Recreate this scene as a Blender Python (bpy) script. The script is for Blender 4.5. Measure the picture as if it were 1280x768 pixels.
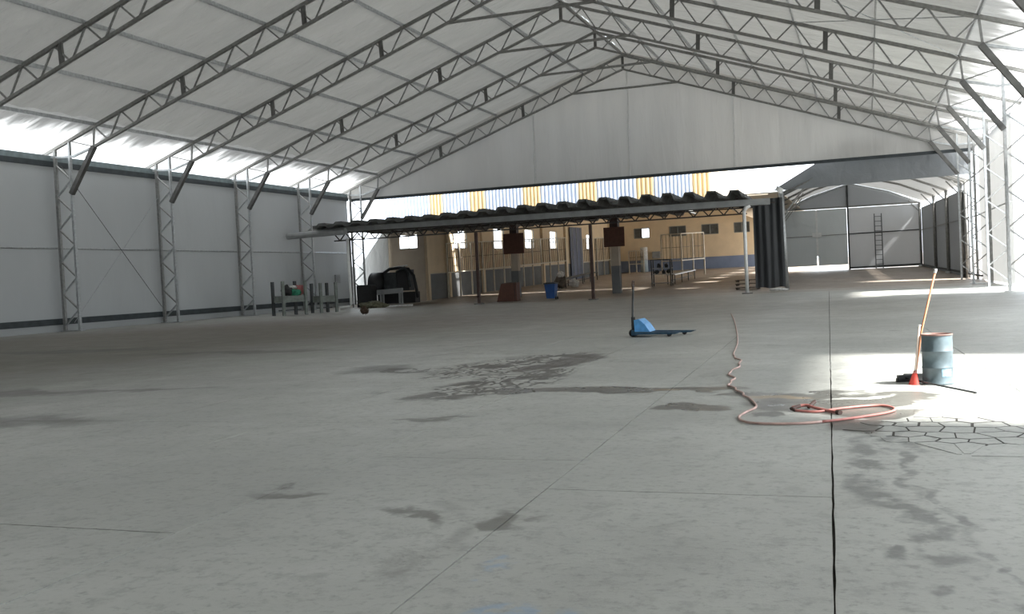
import bpy, math, random
from mathutils import Vector, Matrix, noise
random.seed(7)
S = bpy.context.scene
for o in list(bpy.data.objects): bpy.data.objects.remove(o)
R = math.radians
# ------------------------------------------------------------------ camera
cam = bpy.data.cameras.new('camera'); co = bpy.data.objects.new('camera', cam)
S.collection.objects.link(co); S.camera = co
_y, _p, _r = R(19.9879), R(1.6509), R(-2.7702)
F_ = Vector((-math.sin(_y)*math.cos(_p), math.cos(_y)*math.cos(_p), -math.sin(_p)))
R_ = Vector((math.cos(_y), math.sin(_y), 0)); U_ = R_.cross(F_)
R2 = R_*math.cos(_r) + U_*math.sin(_r); U2 = -R_*math.sin(_r) + U_*math.cos(_r)
m = Matrix((R2, U2, -F_)).transposed().to_4x4(); m.translation = (0, 0, 1.5)
co.matrix_world = m
cam.sensor_width = 36; cam.lens = 1225.09/1280*36; cam.clip_end = 600
# ------------------------------------------------------------------ sky, sun, exposure
w = bpy.data.worlds.new('sky'); S.world = w; w.use_nodes = True
bg = w.node_tree.nodes['Background']; bg.inputs[0].default_value = (.86, .93, 1.0, 1); bg.inputs[1].default_value = 1.5
sl = bpy.data.lights.new('sun', 'SUN'); sl.energy = 8.0; sl.angle = R(6); sl.color = (1, .97, .92)
so = bpy.data.objects.new('sun', sl); S.collection.objects.link(so)
_e, _a = R(48.5), R(13)
sd = Vector((math.cos(_e)*math.cos(_a), -math.cos(_e)*math.sin(_a), math.sin(_e)))
so.rotation_euler = sd.to_track_quat('Z', 'Y').to_euler(); so.location = sd*80
S.view_settings.view_transform = 'Standard'; S.view_settings.look = 'None'
S.view_settings.gamma = 1; S.view_settings.use_curve_mapping = False
S.view_settings.exposure = 1.58

# ------------------------------------------------------------------ materials
def mat(name, col=(.5, .5, .5), rough=.6, metal=0, var=0, scale=3, bump=0, bscale=20, col2=None, stretch=(1, 1, 1)):
    M = bpy.data.materials.new(name); M.use_nodes = True; N = M.node_tree; n = N.nodes; L = N.links
    b = n['Principled BSDF']; b.inputs['Base Color'].default_value = (*col, 1)
    b.inputs['Roughness'].default_value = rough; b.inputs['Metallic'].default_value = metal
    tc = n.new('ShaderNodeTexCoord'); mp = n.new('ShaderNodeMapping'); mp.inputs['Scale'].default_value = stretch
    L.new(tc.outputs['Object'], mp.inputs[0])
    if var or col2:
        t = n.new('ShaderNodeTexNoise'); t.inputs['Scale'].default_value = scale; t.inputs['Detail'].default_value = 5
        L.new(mp.outputs[0], t.inputs['Vector'])
        r = n.new('ShaderNodeValToRGB'); L.new(t.outputs['Fac'], r.inputs[0])
        c2 = col2 or tuple(c*(1-var) for c in col); c1 = tuple(min(1, c*(1+var)) for c in col) if not col2 else col
        r.color_ramp.elements[0].position = .35; r.color_ramp.elements[1].position = .65
        r.color_ramp.elements[0].color = (*c2, 1); r.color_ramp.elements[1].color = (*c1, 1)
        L.new(r.outputs[0], b.inputs['Base Color'])
    if bump:
        t2 = n.new('ShaderNodeTexNoise'); t2.inputs['Scale'].default_value = bscale; t2.inputs['Detail'].default_value = 4
        L.new(mp.outputs[0], t2.inputs['Vector'])
        bp = n.new('ShaderNodeBump'); bp.inputs['Strength'].default_value = bump; L.new(t2.outputs['Fac'], bp.inputs['Height'])
        L.new(bp.outputs[0], b.inputs['Normal'])
    return M
def fabric(name, col, trans, tcol=(.95, .94, .90), wr=.25, stretch=(.25, .25, .25), var=.06, rough=.6, wscale=3.5, dist=.12):
    """white coated tarpaulin: diffuse with a share of translucency and soft wrinkles"""
    M = bpy.data.materials.new(name); M.use_nodes = True; N = M.node_tree; n = N.nodes; L = N.links
    n.remove(n['Principled BSDF']); out = n['Material Output']
    d = n.new('ShaderNodeBsdfDiffuse'); t = n.new('ShaderNodeBsdfTranslucent'); g = n.new('ShaderNodeBsdfGlossy')
    g.inputs['Roughness'].default_value = .45
    tc = n.new('ShaderNodeTexCoord'); mp = n.new('ShaderNodeMapping'); mp.inputs['Scale'].default_value = stretch
    L.new(tc.outputs['Object'], mp.inputs[0])
    nz = n.new('ShaderNodeTexNoise'); nz.inputs['Scale'].default_value = 1.3; nz.inputs['Detail'].default_value = 5
    L.new(mp.outputs[0], nz.inputs['Vector'])
    r = n.new('ShaderNodeValToRGB'); L.new(nz.outputs['Fac'], r.inputs[0])
    r.color_ramp.elements[0].position = .3; r.color_ramp.elements[1].position = .7
    r.color_ramp.elements[0].color = (*[c*(1-var) for c in col], 1); r.color_ramp.elements[1].color = (*[min(1, c*(1+var)) for c in col], 1)
    L.new(r.outputs[0], d.inputs[0]); t.inputs[0].default_value = (*[c*trans for c in tcol], 1)
    n2 = n.new('ShaderNodeTexNoise'); n2.inputs['Scale'].default_value = wscale; n2.inputs['Detail'].default_value = 3; n2.inputs['Distortion'].default_value = .5
    L.new(mp.outputs[0], n2.inputs['Vector'])
    bp = n.new('ShaderNodeBump'); bp.inputs['Strength'].default_value = wr; bp.inputs['Distance'].default_value = dist
    L.new(n2.outputs['Fac'], bp.inputs['Height']); L.new(bp.outputs[0], d.inputs['Normal']); L.new(bp.outputs[0], g.inputs['Normal'])
    a = n.new('ShaderNodeAddShader'); L.new(d.outputs[0], a.inputs[0]); L.new(t.outputs[0], a.inputs[1])
    mx = n.new('ShaderNodeMixShader'); mx.inputs[0].default_value = .05
    L.new(a.outputs[0], mx.inputs[1]); L.new(g.outputs[0], mx.inputs[2]); L.new(mx.outputs[0], out.inputs['Surface'])
    return M
M = {}
M['roof'] = fabric('roof_fabric', (.405, .415, .40), .025, stretch=(.14, .55, .3), wr=.9, var=.12, dist=.30)
M['eave'] = fabric('eave_daylight_fabric', (.50, .51, .50), .30, stretch=(.2, .9, .3), wr=.9, dist=.2)  # daylight spilling in at the eave, put into the fabric as raised translucency
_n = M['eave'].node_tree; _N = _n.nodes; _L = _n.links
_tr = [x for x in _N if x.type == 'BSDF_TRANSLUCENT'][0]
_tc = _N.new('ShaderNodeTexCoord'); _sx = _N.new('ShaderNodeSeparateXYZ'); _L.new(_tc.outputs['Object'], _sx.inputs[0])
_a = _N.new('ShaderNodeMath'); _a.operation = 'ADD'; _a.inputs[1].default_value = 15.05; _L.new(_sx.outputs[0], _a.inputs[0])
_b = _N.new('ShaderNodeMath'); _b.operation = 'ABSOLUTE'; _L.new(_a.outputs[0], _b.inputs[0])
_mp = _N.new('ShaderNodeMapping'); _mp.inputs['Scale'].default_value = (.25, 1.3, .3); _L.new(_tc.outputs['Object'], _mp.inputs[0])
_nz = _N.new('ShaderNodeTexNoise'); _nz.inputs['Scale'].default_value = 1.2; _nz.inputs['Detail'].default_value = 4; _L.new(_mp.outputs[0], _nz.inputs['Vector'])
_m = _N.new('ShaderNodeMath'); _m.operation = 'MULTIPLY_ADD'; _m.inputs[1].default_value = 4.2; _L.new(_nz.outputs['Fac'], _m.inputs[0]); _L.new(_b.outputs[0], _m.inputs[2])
_r = _N.new('ShaderNodeMapRange'); _r.interpolation_type = 'SMOOTHSTEP'; _r.inputs[1].default_value = 21.6; _r.inputs[2].default_value = 23.7; _r.inputs[3].default_value = .028; _r.inputs[4].default_value = .32  # translucency climbs towards the eave to imitate the spilled daylight
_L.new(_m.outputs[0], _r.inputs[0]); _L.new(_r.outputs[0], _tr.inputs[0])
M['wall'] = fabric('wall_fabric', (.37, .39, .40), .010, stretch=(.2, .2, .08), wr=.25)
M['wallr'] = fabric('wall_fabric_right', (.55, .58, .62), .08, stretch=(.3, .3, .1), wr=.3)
M['gable'] = fabric('gable_fabric', (.50, .495, .48), .046, stretch=(.6, .4, .10), wr=.45, var=.06)
M['tent'] = fabric('annex_fabric', (.36, .38, .40), .045, stretch=(.3, .3, .15), wr=.3)
M['tentdoor'] = fabric('annex_door_fabric', (.50, .54, .55), .12, stretch=(.3, .3, .15), wr=.3)
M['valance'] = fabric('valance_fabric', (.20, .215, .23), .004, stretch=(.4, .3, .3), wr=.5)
M['drape'] = fabric('drape_fabric', (.55, .55, .53), .03, stretch=(.5, .5, .2), wr=.8)
M['tarp'] = mat('black_tarp', (.022, .025, .028), .55, var=.2, bump=.5, bscale=1.5, stretch=(2, 2, .3))
M['band'] = mat('dark_band', (.035, .045, .05), .6, var=.2)
M['band2'] = mat('bluish_band', (.16, .20, .21), .6, var=.15)
M['chord'] = mat('painted_steel', (.24, .24, .23), .5, .3, var=.15, scale=8)
M['galv'] = mat('galvanised_steel', (.42, .44, .45), .42, .6, var=.15, scale=8)
M['web'] = mat('galvanised_web', (.26, .265, .26), .45, .4, var=.15, scale=8)
M['plate'] = mat('dark_steel_plate', (.13, .13, .125), .55, .3, var=.2)
M['white'] = mat('white_paint', (.72, .73, .72), .5, var=.06, scale=6)
M['brown'] = mat('rust_brown_paint', (.050, .026, .020), .6, var=.25, scale=6)
M['lattice'] = mat('dark_lattice_paint', (.035, .028, .025), .6, var=.2)
M['board'] = mat('brown_board', (.105, .045, .030), .7, var=.15, scale=4)
M['fascia'] = mat('grey_fascia', (.27, .28, .28), .6, var=.12, scale=2)
M['asb'] = mat('fibre_cement', (.085, .088, .085), .85, var=.3, scale=2, bump=.2, bscale=10)
M['cream'] = mat('cream_wall', (.66, .53, .36), .8, var=.05, scale=1.0, bump=.1, bscale=5)
M['cream2'] = mat('grey_cream_wall', (.42, .35, .27), .8, var=.06, scale=1.0)
M['dado'] = mat('blue_dado', (.17, .21, .30), .7, var=.08, scale=1.0)
M['dadog'] = mat('grey_dado', (.145, .15, .15), .75, var=.10, scale=1.0)
M['hroof'] = fabric('hall_roof', (.6, .54, .45), .09, tcol=(1, .93, .82), wr=0)
M['blueclad'] = fabric('blue_white_cladding', (.46, .52, .64), .08, tcol=(.8, .88, 1), wr=0, var=.03)
M['yelclad'] = fabric('yellow_cladding', (.62, .46, .25), .08, tcol=(1, .80, .5), wr=0, var=.04)
M['beige'] = mat('beige_steel', (.52, .47, .38), .6, var=.1)
M['pane'] = mat('frosted_pane', (.8, .85, .9), .3)
M['frame'] = mat('window_bar', (.22, .23, .22), .6, .2)
M['glassd'] = mat('dark_louvre', (.10, .105, .10), .35, var=.2)
M['bluedoor'] = mat('blue_grey_door', (.12, .14, .20), .55, var=.15, stretch=(4, 4, .4))
M['blue'] = mat('blue_plastic', (.020, .075, .24), .45, var=.12)
M['jackblue'] = mat('pallet_jack_blue', (.09, .30, .60), .4, var=.12, scale=12)
M['jackdark'] = mat('pallet_jack_fork_blue', (.03, .075, .12), .5, .3, var=.3, scale=10)
M['black'] = mat('black_rubber', (.012, .012, .013), .6, var=.2, bump=.2)
M['ink'] = mat('dark_grey_steel', (.045, .05, .052), .55, .3, var=.25)
M['greyt'] = mat('grey_green_table', (.16, .18, .165), .65, var=.2, scale=4)
M['red'] = mat('red_hose', (.40, .15, .13), .45, var=.15, scale=4)
M['hosew'] = mat('pale_pink_hose', (.48, .32, .28), .45, var=.2, scale=5)
M['stick'] = mat('orange_wood', (.62, .26, .13), .5, var=.1)
M['pole'] = mat('pale_wood_pole', (.50, .42, .36), .55, var=.15)
M['bristle'] = mat('red_bristles', (.55, .06, .045), .8, var=.25, scale=60, stretch=(6, 6, .3))
M['drum'] = mat('blue_grey_drum', (.078, .108, .122), .45, .15, var=.25, scale=6, bump=.1, bscale=12)
M['drumin'] = mat('rusty_rim', (.17, .10, .085), .7, .2, var=.3, scale=14)
M['green'] = mat('green_cloth', (.03, .20, .12), .9, var=.2)
M['redcloth'] = mat('faded_red_cloth', (.32, .11, .11), .9, var=.2)
M['cloth'] = mat('white_cloth', (.62, .62, .60), .9, var=.15, scale=8)
M['olive'] = mat('olive_sacking', (.13, .13, .085), .95, var=.3, scale=8, bump=.6, bscale=30)
M['bush'] = mat('brown_bristle_ball', (.075, .05, .035), .95, var=.5, scale=20)
M['wood'] = mat('weathered_wood', (.12, .10, .08), .8, var=.3, scale=6)
M['dirt'] = mat('joint_dirt', (.045, .042, .036), .95, var=.3, scale=10)
M['outside'] = mat('outdoor_concrete', (.62, .61, .58), .9, var=.1, scale=.4)
M['ladder'] = mat('dark_ladder', (.10, .11, .115), .6)

# ---- floor concrete with stains that have shapes of their own
def concrete(name, base=(.385, .388, .365), stains=True):
    Mt = bpy.data.materials.new(name); Mt.use_nodes = True; N = Mt.node_tree; n = N.nodes; L = N.links
    b = n['Principled BSDF']; geo = n.new('ShaderNodeNewGeometry'); P = geo.outputs['Position']
    def nd(t, **k):
        x = n.new(t)
        for a, v in k.items():
            if hasattr(x, a): setattr(x, a, v)
        return x
    def math_(op, a, bb=None, clamp=False):
        x = n.new('ShaderNodeMath'); x.operation = op; x.use_clamp = clamp
        for i, v in enumerate((a, bb)):
            if v is None: continue
            if isinstance(v, (int, float)): x.inputs[i].default_value = v
            else: L.new(v, x.inputs[i])
        return x.outputs[0]
    def noise_(sc, det=6, vec=None, dist=0, rough=.55):
        x = n.new('ShaderNodeTexNoise'); x.inputs['Scale'].default_value = sc; x.inputs['Detail'].default_value = det
        x.inputs['Distortion'].default_value = dist; x.inputs['Roughness'].default_value = rough
        L.new(vec or P, x.inputs['Vector']); return x
    def mr(v, a, bb, c=0, d=1, smooth=True):
        x = n.new('ShaderNodeMapRange'); x.inputs[1].default_value = a; x.inputs[2].default_value = bb
        x.inputs[3].default_value = c; x.inputs[4].default_value = d
        if smooth: x.interpolation_type = 'SMOOTHSTEP'
        L.new(v, x.inputs[0]); return x.outputs[0]
    def mixc(f, a, bb, typ='MIX'):
        x = n.new('ShaderNodeMixRGB'); x.blend_type = typ
        for i, v in enumerate((f, a, bb)):
            if isinstance(v, (int, float)): x.inputs[i].default_value = v
            elif isinstance(v, tuple): x.inputs[i].default_value = (*v, 1)
            else: L.new(v, x.inputs[i])
        return x.outputs[0]
    # warped position
    wz = noise_(.9, 5); ws = n.new('ShaderNodeVectorMath'); ws.operation = 'SUBTRACT'; L.new(wz.outputs['Color'], ws.inputs[0]); ws.inputs[1].default_value = (.5, .5, .5)
    wm = n.new('ShaderNodeVectorMath'); wm.operation = 'MULTIPLY_ADD'; L.new(ws.outputs[0], wm.inputs[0]); wm.inputs[1].default_value = (1.0, 2.2, 0); L.new(P, wm.inputs[2])
    W = wm.outputs[0]
    def ell(cx, cy, rx, ry, ang=0, soft=.5, vec=None):
        mp = n.new('ShaderNodeMapping'); mp.vector_type = 'TEXTURE'
        mp.inputs['Location'].default_value = (cx, cy, 0); mp.inputs['Rotation'].default_value = (0, 0, R(ang)); mp.inputs['Scale'].default_value = (rx, ry, 1e3)
        L.new(vec or W, mp.inputs[0]); ln = n.new('ShaderNodeVectorMath'); ln.operation = 'LENGTH'; L.new(mp.outputs[0], ln.inputs[0])
        return mr(ln.outputs['Value'], 1+soft*.5, 1-soft*.5)
    big = noise_(.22, 6, rough=.6).outputs['Fac']; mid = noise_(1.3, 7, rough=.65).outputs['Fac']; fine = noise_(14, 8, rough=.7).outputs['Fac']
    c = mixc(mr(big, .38, .62), tuple(v*.78 for v in base), tuple(v*1.14 for v in base))
    c = mixc(math_('MULTIPLY', mr(mid, .35, .7), .7), c, tuple(v*1.02 for v in base))
    c = mixc(.5, c, mixc(.5, c, tuple(v*k for v, k in zip(base, (.95, 1.0, .98)))))
    c = mixc(math_('MULTIPLY', mr(fine, .50, .68), .60), c, tuple(v*.50 for v in base))
    c = mixc(math_('MULTIPLY', mr(noise_(4.5, 8, rough=.75)  .outputs['Fac'], .50, .64), .50), c, tuple(v*.60 for v in base))
    blot = mr(noise_(.7, 8, rough=.7, dist=.6).outputs['Fac'], .58, .70)
    c = mixc(math_('MULTIPLY', blot, .45), c, (.13, .125, .112))
    rough = mr(mid, .3, .7, .40, .55)
    if stains:
        # olive-brown grime along the left and rear of the hall
        c = mixc(math_('MULTIPLY', ell(-25, 24, 12, 17, 0, 1.0), .80), c, (.085, .075, .052))
        c = mixc(math_('MULTIPLY', ell(-18, 40, 16, 15, 0, 1.2), .55), c, (.15, .12, .10))
        c = mixc(math_('MULTIPLY', ell(-20, 13, 8.5, 5, 0, 1.2), .35), c, (.12, .11, .09))
        st = None
        drk = [(-21.5, 22.5, 3.2, .7, 3), (-11.3, 12.8, 1.4, .25, 5), (-10.1, 9.4, 1.1, .5, 0), (-13.2, 12.4, 1.5, .35, 0), (-15, 20.5, 3, .5, 0),
               (-4.1, 6.15, .35, .10, 0), (-2.9, 5.6, .18, .10, 0), (-2.75, 5.55, .3, .06, -60), (-2.2, 5.7, .16, .1, 0), (-4.6, 9.9, .3, .16, 0), (-8.3, 15.6, .6, .7, 0)]
        for a in drk:
            e = ell(*a, soft=.9); st = e if st is None else math_('MAXIMUM', st, e)
        c = mixc(math_('MULTIPLY', st, .68), c, (.085, .08, .07))
        # crazed dark patch in the middle distance
        v = n.new('ShaderNodeTexVoronoi'); v.feature = 'DISTANCE_TO_EDGE'; v.inputs['Scale'].default_value = 2.6; vm = n.new('ShaderNodeVectorMath'); vm.operation = 'MULTIPLY'; vm.inputs[1].default_value = (4.6, 1.9, 0); L.new(W, vm.inputs[0]); v.inputs['Scale'].default_value = 1; L.new(vm.outputs[0], v.inputs['Vector'])
        net = math_('MAXIMUM', mr(v.outputs['Distance'], .13, .04), mr(noise_(1.1, 5).outputs['Fac'], .54, .60))
        patch = math_('MAXIMUM', ell(-5.75, 16.0, 1.15, 2.3, -12, .35), math_('MAXIMUM', ell(-5.0, 13.2, .7, 1.9, -8, .35), ell(-7.6, 15.3, .6, .35, 0, .4)))
        c = mixc(math_('MULTIPLY', math_('MULTIPLY', patch, net), .82), c, (.055, .048, .043))
        c = mixc(math_('MULTIPLY', ell(-5.0, 16.4, .45, 1.7, -8, .4), .75), c, (.075, .065, .06))
        # wet runs and puddles
        wet = None
        for a in [(-3.4, 12.3, 1.1, .40, 6), (-2.2, 12.6, .8, .28, 0), (-4.4, 12.1, .40, .5, 0), (-1.85, 10.45, .46, .28, 10), (-.45, 11.2, .85, .85, -30), (.05, 10.4, .45, .5, -20), (-.25, 9.55, .34, .5, 0), (.25, 11.4, .40, .5, 0), (-1.0, 12.0, .8, .22, 0), (-.95, 10.15, .20, .28, 0)]:
            e = ell(*a, soft=.22); wet = e if wet is None else math_('MAXIMUM', wet, e)
        hol = ell(-.5, 9.95, .38, .13, 0, .3); hol2 = ell(-.15, 11.55, .38, .18, 0, .3)
        wet = math_('MULTIPLY', wet, math_('SUBTRACT', 1, math_('MAXIMUM', hol, hol2)))
        damp = None
        for a in [(-.05, 8.0, .10, 1.1, 0), (-.02, 6.7, .13, .40, 0), (.12, 6.1, .07, .45, 35), (.30, 5.55, .10, .50, 15), (.46, 4.75, .07, .60, 12), (.25, 7.6, .06, 1.1, 0), (.20, 8.7, .10, .5, 0), (.38, 6.2, .05, .6, 10), (.53, 5.4, .035, .45, 12), (.40, 8.4, .07, .5, 0), (.16, 5.2, .05, .1, 0), (.2, 4.6, .06, .12, 0)]:
            e = ell(*a, soft=.9); damp = e if damp is None else math_('MAXIMUM', damp, e)
        damp = math_('MULTIPLY', damp, mr(noise_(3.2, 5).outputs['Fac'], .38, .55))
        c = mixc(math_('MULTIPLY', damp, .62), c, (.09, .095, .095))
        c = mixc(math_('MULTIPLY', wet, .88), c, (.080, .078, .068))
        c = mixc(math_('MULTIPLY', ell(-1.0, 11.7, .33, .22, 0, .7), .6), c, (.36, .26, .14))
        c = mixc(math_('MULTIPLY', ell(-2.35, 12.5, .16, .10, 0, .7), .6), c, (.36, .26, .14))
        # pale blue paint spills near the camera
        blu = math_('MAXIMUM', ell(-1.88, 4.92, .09, .07, 0, .8), ell(-1.42, 4.2, .24, .13, 0, .8))
        blu = math_('MULTIPLY', blu, mr(noise_(9, 5).outputs['Fac'], .42, .56))
        c = mixc(math_('MULTIPLY', blu, .6), c, (.24, .33, .45))
        # tyre mark arc
        rg = n.new('ShaderNodeVectorMath'); rg.operation = 'DISTANCE'; L.new(P, rg.inputs[0]); rg.inputs[1].default_value = (-3.35, 5.15, 0)
        arc = math_('MULTIPLY', mr(math_('ABSOLUTE', math_('SUBTRACT', rg.outputs['Value'], 1.05)), .09, .02), math_('MULTIPLY', mr(noise_(1.2, 4).outputs['Fac'], .45, .6), ell(-2.7, 5.35, .55, .6, 0, .8)))
        c = mixc(math_('MULTIPLY', arc, .35), c, (.10, .095, .085))
        rough = math_('SUBTRACT', rough, math_('MULTIPLY', wet, .16)); rough = math_('SUBTRACT', rough, math_('MULTIPLY', damp, .05))
        rough = math_('ADD', rough, math_('MULTIPLY', ell(-25, 24, 12, 17, 0, 1.0), .25))
    L.new(c, b.inputs['Base Color']); L.new(rough, b.inputs['Roughness'])
    bp = n.new('ShaderNodeBump'); bp.inputs['Strength'].default_value = .25; bp.inputs['Distance'].default_value = .01
    L.new(fine, bp.inputs['Height']); L.new(bp.outputs[0], b.inputs['Normal'])
    return Mt
M['floor'] = concrete('floor_concrete')
M['apron'] = concrete('apron_concrete', (.36, .33, .295), False)
M['hallfloor'] = concrete('hall_floor_concrete', (.32, .265, .22), False)

# ------------------------------------------------------------------ mesh helpers
class MB:
    def __init__(s): s.v = []; s.f = []
    def box(s, c, d, rz=0):
        x, y, z = (a/2 for a in d); k = len(s.v); cs, sn = math.cos(rz), math.sin(rz)
        for dz in (-z, z):
            for dx, dy in ((-x, -y), (x, -y), (x, y), (-x, y)):
                s.v.append((c[0]+dx*cs-dy*sn, c[1]+dx*sn+dy*cs, c[2]+dz))
        s.f += [tuple(k+i for i in q) for q in ((0, 3, 2, 1), (4, 5, 6, 7), (0, 1, 5, 4), (1, 2, 6, 5), (2, 3, 7, 6), (3, 0, 4, 7))]
        return s
    def bar(s, p, q, a, b=None, up=(0, 1, 0)):
        p, q = Vector(p), Vector(q); b = b or a; d = (q-p).normalized(); u = Vector(up)
        if abs(d.dot(u)) > .97: u = Vector((1, 0, 0)) if abs(d.x) < .9 else Vector((0, 0, 1))
        sx = d.cross(u).normalized(); sy = sx.cross(d); k = len(s.v)
        for e in (p, q):
            for i, j in ((-1, -1), (1, -1), (1, 1), (-1, 1)): s.v.append(tuple(e+sx*a*.5*i+sy*b*.5*j))
        s.f += [tuple(k+i for i in t) for t in ((0, 3, 2, 1), (4, 5, 6, 7), (0, 1, 5, 4), (1, 2, 6, 5), (2, 3, 7, 6), (3, 0, 4, 7))]
        return s
    def tube(s, pts, r, n=8, cap=True):
        pts = [Vector(p) for p in pts]; k = len(s.v); rr = r if isinstance(r, (list, tuple)) else [r]*len(pts)
        for i, p in enumerate(pts):
            d = (pts[min(i+1, len(pts)-1)]-pts[max(i-1, 0)]).normalized()
            u = Vector((0, 0, 1)) if abs(d.z) < .9 else Vector((1, 0, 0)); sx = d.cross(u).normalized(); sy = sx.cross(d)
            for j in range(n):
                a = 2*math.pi*j/n; s.v.append(tuple(p+(sx*math.cos(a)+sy*math.sin(a))*rr[i]))
        for i in range(len(pts)-1):
            for j in range(n): s.f.append((k+i*n+j, k+i*n+(j+1) % n, k+(i+1)*n+(j+1) % n, k+(i+1)*n+j))
        if cap: s.f.append(tuple(k+j for j in range(n))[::-1]); s.f.append(tuple(k+(len(pts)-1)*n+j for j in range(n)))
        return s
    def lathe(s, prof, c=(0, 0, 0), n=24, capb=False, capt=False):
        k = len(s.v)
        for r, z in prof:
            for j in range(n): a = 2*math.pi*j/n; s.v.append((c[0]+r*math.cos(a), c[1]+r*math.sin(a), c[2]+z))
        for i in range(len(prof)-1):
            for j in range(n): s.f.append((k+i*n+j, k+i*n+(j+1) % n, k+(i+1)*n+(j+1) % n, k+(i+1)*n+j))
        if capb: s.f.append(tuple(k+j for j in range(n))[::-1])
        if capt: s.f.append(tuple(k+(len(prof)-1)*n+j for j in range(n)))
        return s
    def prism(s, poly, ext):
        """poly: 3D points of one face, ext: extrusion vector"""
        k = len(s.v); n = len(poly); e = Vector(ext)
        for p in poly: s.v.append(tuple(p))
        for p in poly: s.v.append(tuple(Vector(p)+e))
        s.f.append(tuple(range(k, k+n))); s.f.append(tuple(range(k+2*n-1, k+n-1, -1)))
        for i in range(n): s.f.append((k+i, k+n+i, k+n+(i+1) % n, k+(i+1) % n))
        return s
    def grid(s, fn, nu, nv):
        k = len(s.v)
        for i in range(nu+1):
            for j in range(nv+1): s.v.append(tuple(fn(i/nu, j/nv)))
        for i in range(nu):
            for j in range(nv): a = k+i*(nv+1)+j; s.f.append((a, a+1, a+nv+2, a+nv+1))
        return s
    def blob(s, c, d, seed=0, amp=.22, n=22, m_=14):
        def fn(u, v):
            t = u*2*math.pi; p = (v-.5)*math.pi
            q = Vector((math.cos(p)*math.cos(t), math.cos(p)*math.sin(t), math.sin(p)))
            f = 1+.5*amp*noise.noise(q*4.5)+amp*noise.noise(q*1.8+Vector((seed, seed*.7, 0)))*2
            return Vector(c)+Vector((q.x*d[0]/2, q.y*d[1]/2, max(q.z, -.75)*d[2]/2))*f
        return s.grid(fn, n, m_)
    def mesh(s, name, m_, smooth=False):
        me = bpy.data.meshes.new(name); me.from_pydata(s.v, [], s.f); me.materials.append(m_)
        if smooth:
            for p in me.polygons: p.use_smooth = True
        me.update(); return me
    def build(s, name, m_, parent=None, smooth=False, label=None, loc=None, rz=0):
        o = bpy.data.objects.new(name, s.mesh(name, m_, smooth)); S.collection.objects.link(o)
        if parent: o.parent = parent
        if loc: o.location = loc
        if rz: o.rotation_euler.z = rz
        if label: o['label'] = label
        return o
def piece(name, me, parent, loc=(0, 0, 0), rz=0):
    o = bpy.data.objects.new(name, me); S.collection.objects.link(o); o.parent = parent; o.location = loc; o.rotation_euler.z = rz
    return o
def empty(name, loc=(0, 0, 0), rz=0):
    o = bpy.data.objects.new(name, None); S.collection.objects.link(o); o.location = loc; o.rotation_euler.z = rz
    o.empty_display_size = .2; return o
def tag(o, label, cat, group=None):
    o['label'] = label; o['category'] = cat
    if group: o['group'] = group
    return o
def thing(name, label, cat, loc=(0, 0, 0), rz=0, group=None): return tag(empty(name, loc, rz), label, cat, group)
def struct(o, label=None):
    o['kind'] = 'structure'
    if label: o['label'] = label
    return o
kids = {}
def copy_tree(o, parent=None):
    c = o.copy(); S.collection.objects.link(c)
    if parent: c.parent = parent
    for ch in [x for x in bpy.data.objects if x.parent == o]: copy_tree(ch, c)
    return c

# ------------------------------------------------------------------ dimensions of the big tent
XR = -15.05; HR = 16.24; SLP = .3504; BAY = 7.137
FY = {c: 65.577-(5-i)*BAY for i, c in enumerate('ABCDEF')}
FY['Z'] = FY['A']-BAY; FY['Y'] = FY['A']-2*BAY; FY['X'] = FY['A']-3*BAY; FY['W'] = FY['A']-4*BAY; FY['V'] = FY['A']-5*BAY
DI, DO, DT = 20.45, 21.35, 22.05            # inner chord, outer chord, eave tip (distance from the ridge line)
zt = lambda d: HR-SLP*d
FS, FY0 = .035, 62.0                          # the ground behind the tent climbs gently
def gz(y): return max(0, (y-FY0)*FS)

# ------------------------------------------------------------------ floor
floor = struct(empty('floor'), 'worn grey concrete floor')
MB().box((-15, 26.9, -.06), (62, 70, .06)).build('sub_base', M['dirt'], floor)
rnd = random.Random(3)
def slab(x0, x1, y0, y1, jag=.006, name='slab', mt='floor', sk=-.035, n=14, gap=.008):
    """slab whose long edges follow the skewed joints; edges slightly broken"""
    def X(x, y): return x+sk*(y-4)
    pts = []
    for i in range(n+1): pts.append((x0+gap+rnd.uniform(0, jag), y0+gap+(y1-y0-2*gap)*i/n))
    for i in range(1, n): pts.append((x0+gap+(x1-x0-2*gap)*i/n, y1-gap-rnd.uniform(0, jag)))
    for i in range(n+1): pts.append((x1-gap-rnd.uniform(0, jag), y1-gap-(y1-y0-2*gap)*i/n))
    for i in range(1, n): pts.append((x1-gap-(x1-x0-2*gap)*i/n, y0+gap+rnd.uniform(0, jag)))
    P3 = [(X(x, y), y, 0) for x, y in pts]
    return MB().prism(P3[::-1], (0, 0, -.03)).build(name, M[mt], floor)
xs = [-10.1, -8.1, -6.1, -4.12, -2.1, -.17, 1.8, 3.8, 6.9]
ys0 = {2: [-2, .5, 5.02, 9.55, 14, 18.5, 23]}
for i in range(len(xs)-1):
    if i <= 2: ys = [-6, .5, 5.02, 9.5, 14, 18.5, 23]
    elif i == 3: ys = [-6, 3.1, 7.6, 12.1, 16.7, 23]
    elif i == 4: ys = [-6, 1.5, 6.55, 12.9, 18.5, 23]
    else: ys = [-6, 3, 10.8, 18.2, 23]
    for a, b in zip(ys, ys[1:]): slab(xs[i], xs[i+1], a, b, n=30, jag=.011 if i in (2, 3) and b < 6 else .005 if i != 5 else .008, gap=.003)
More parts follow.
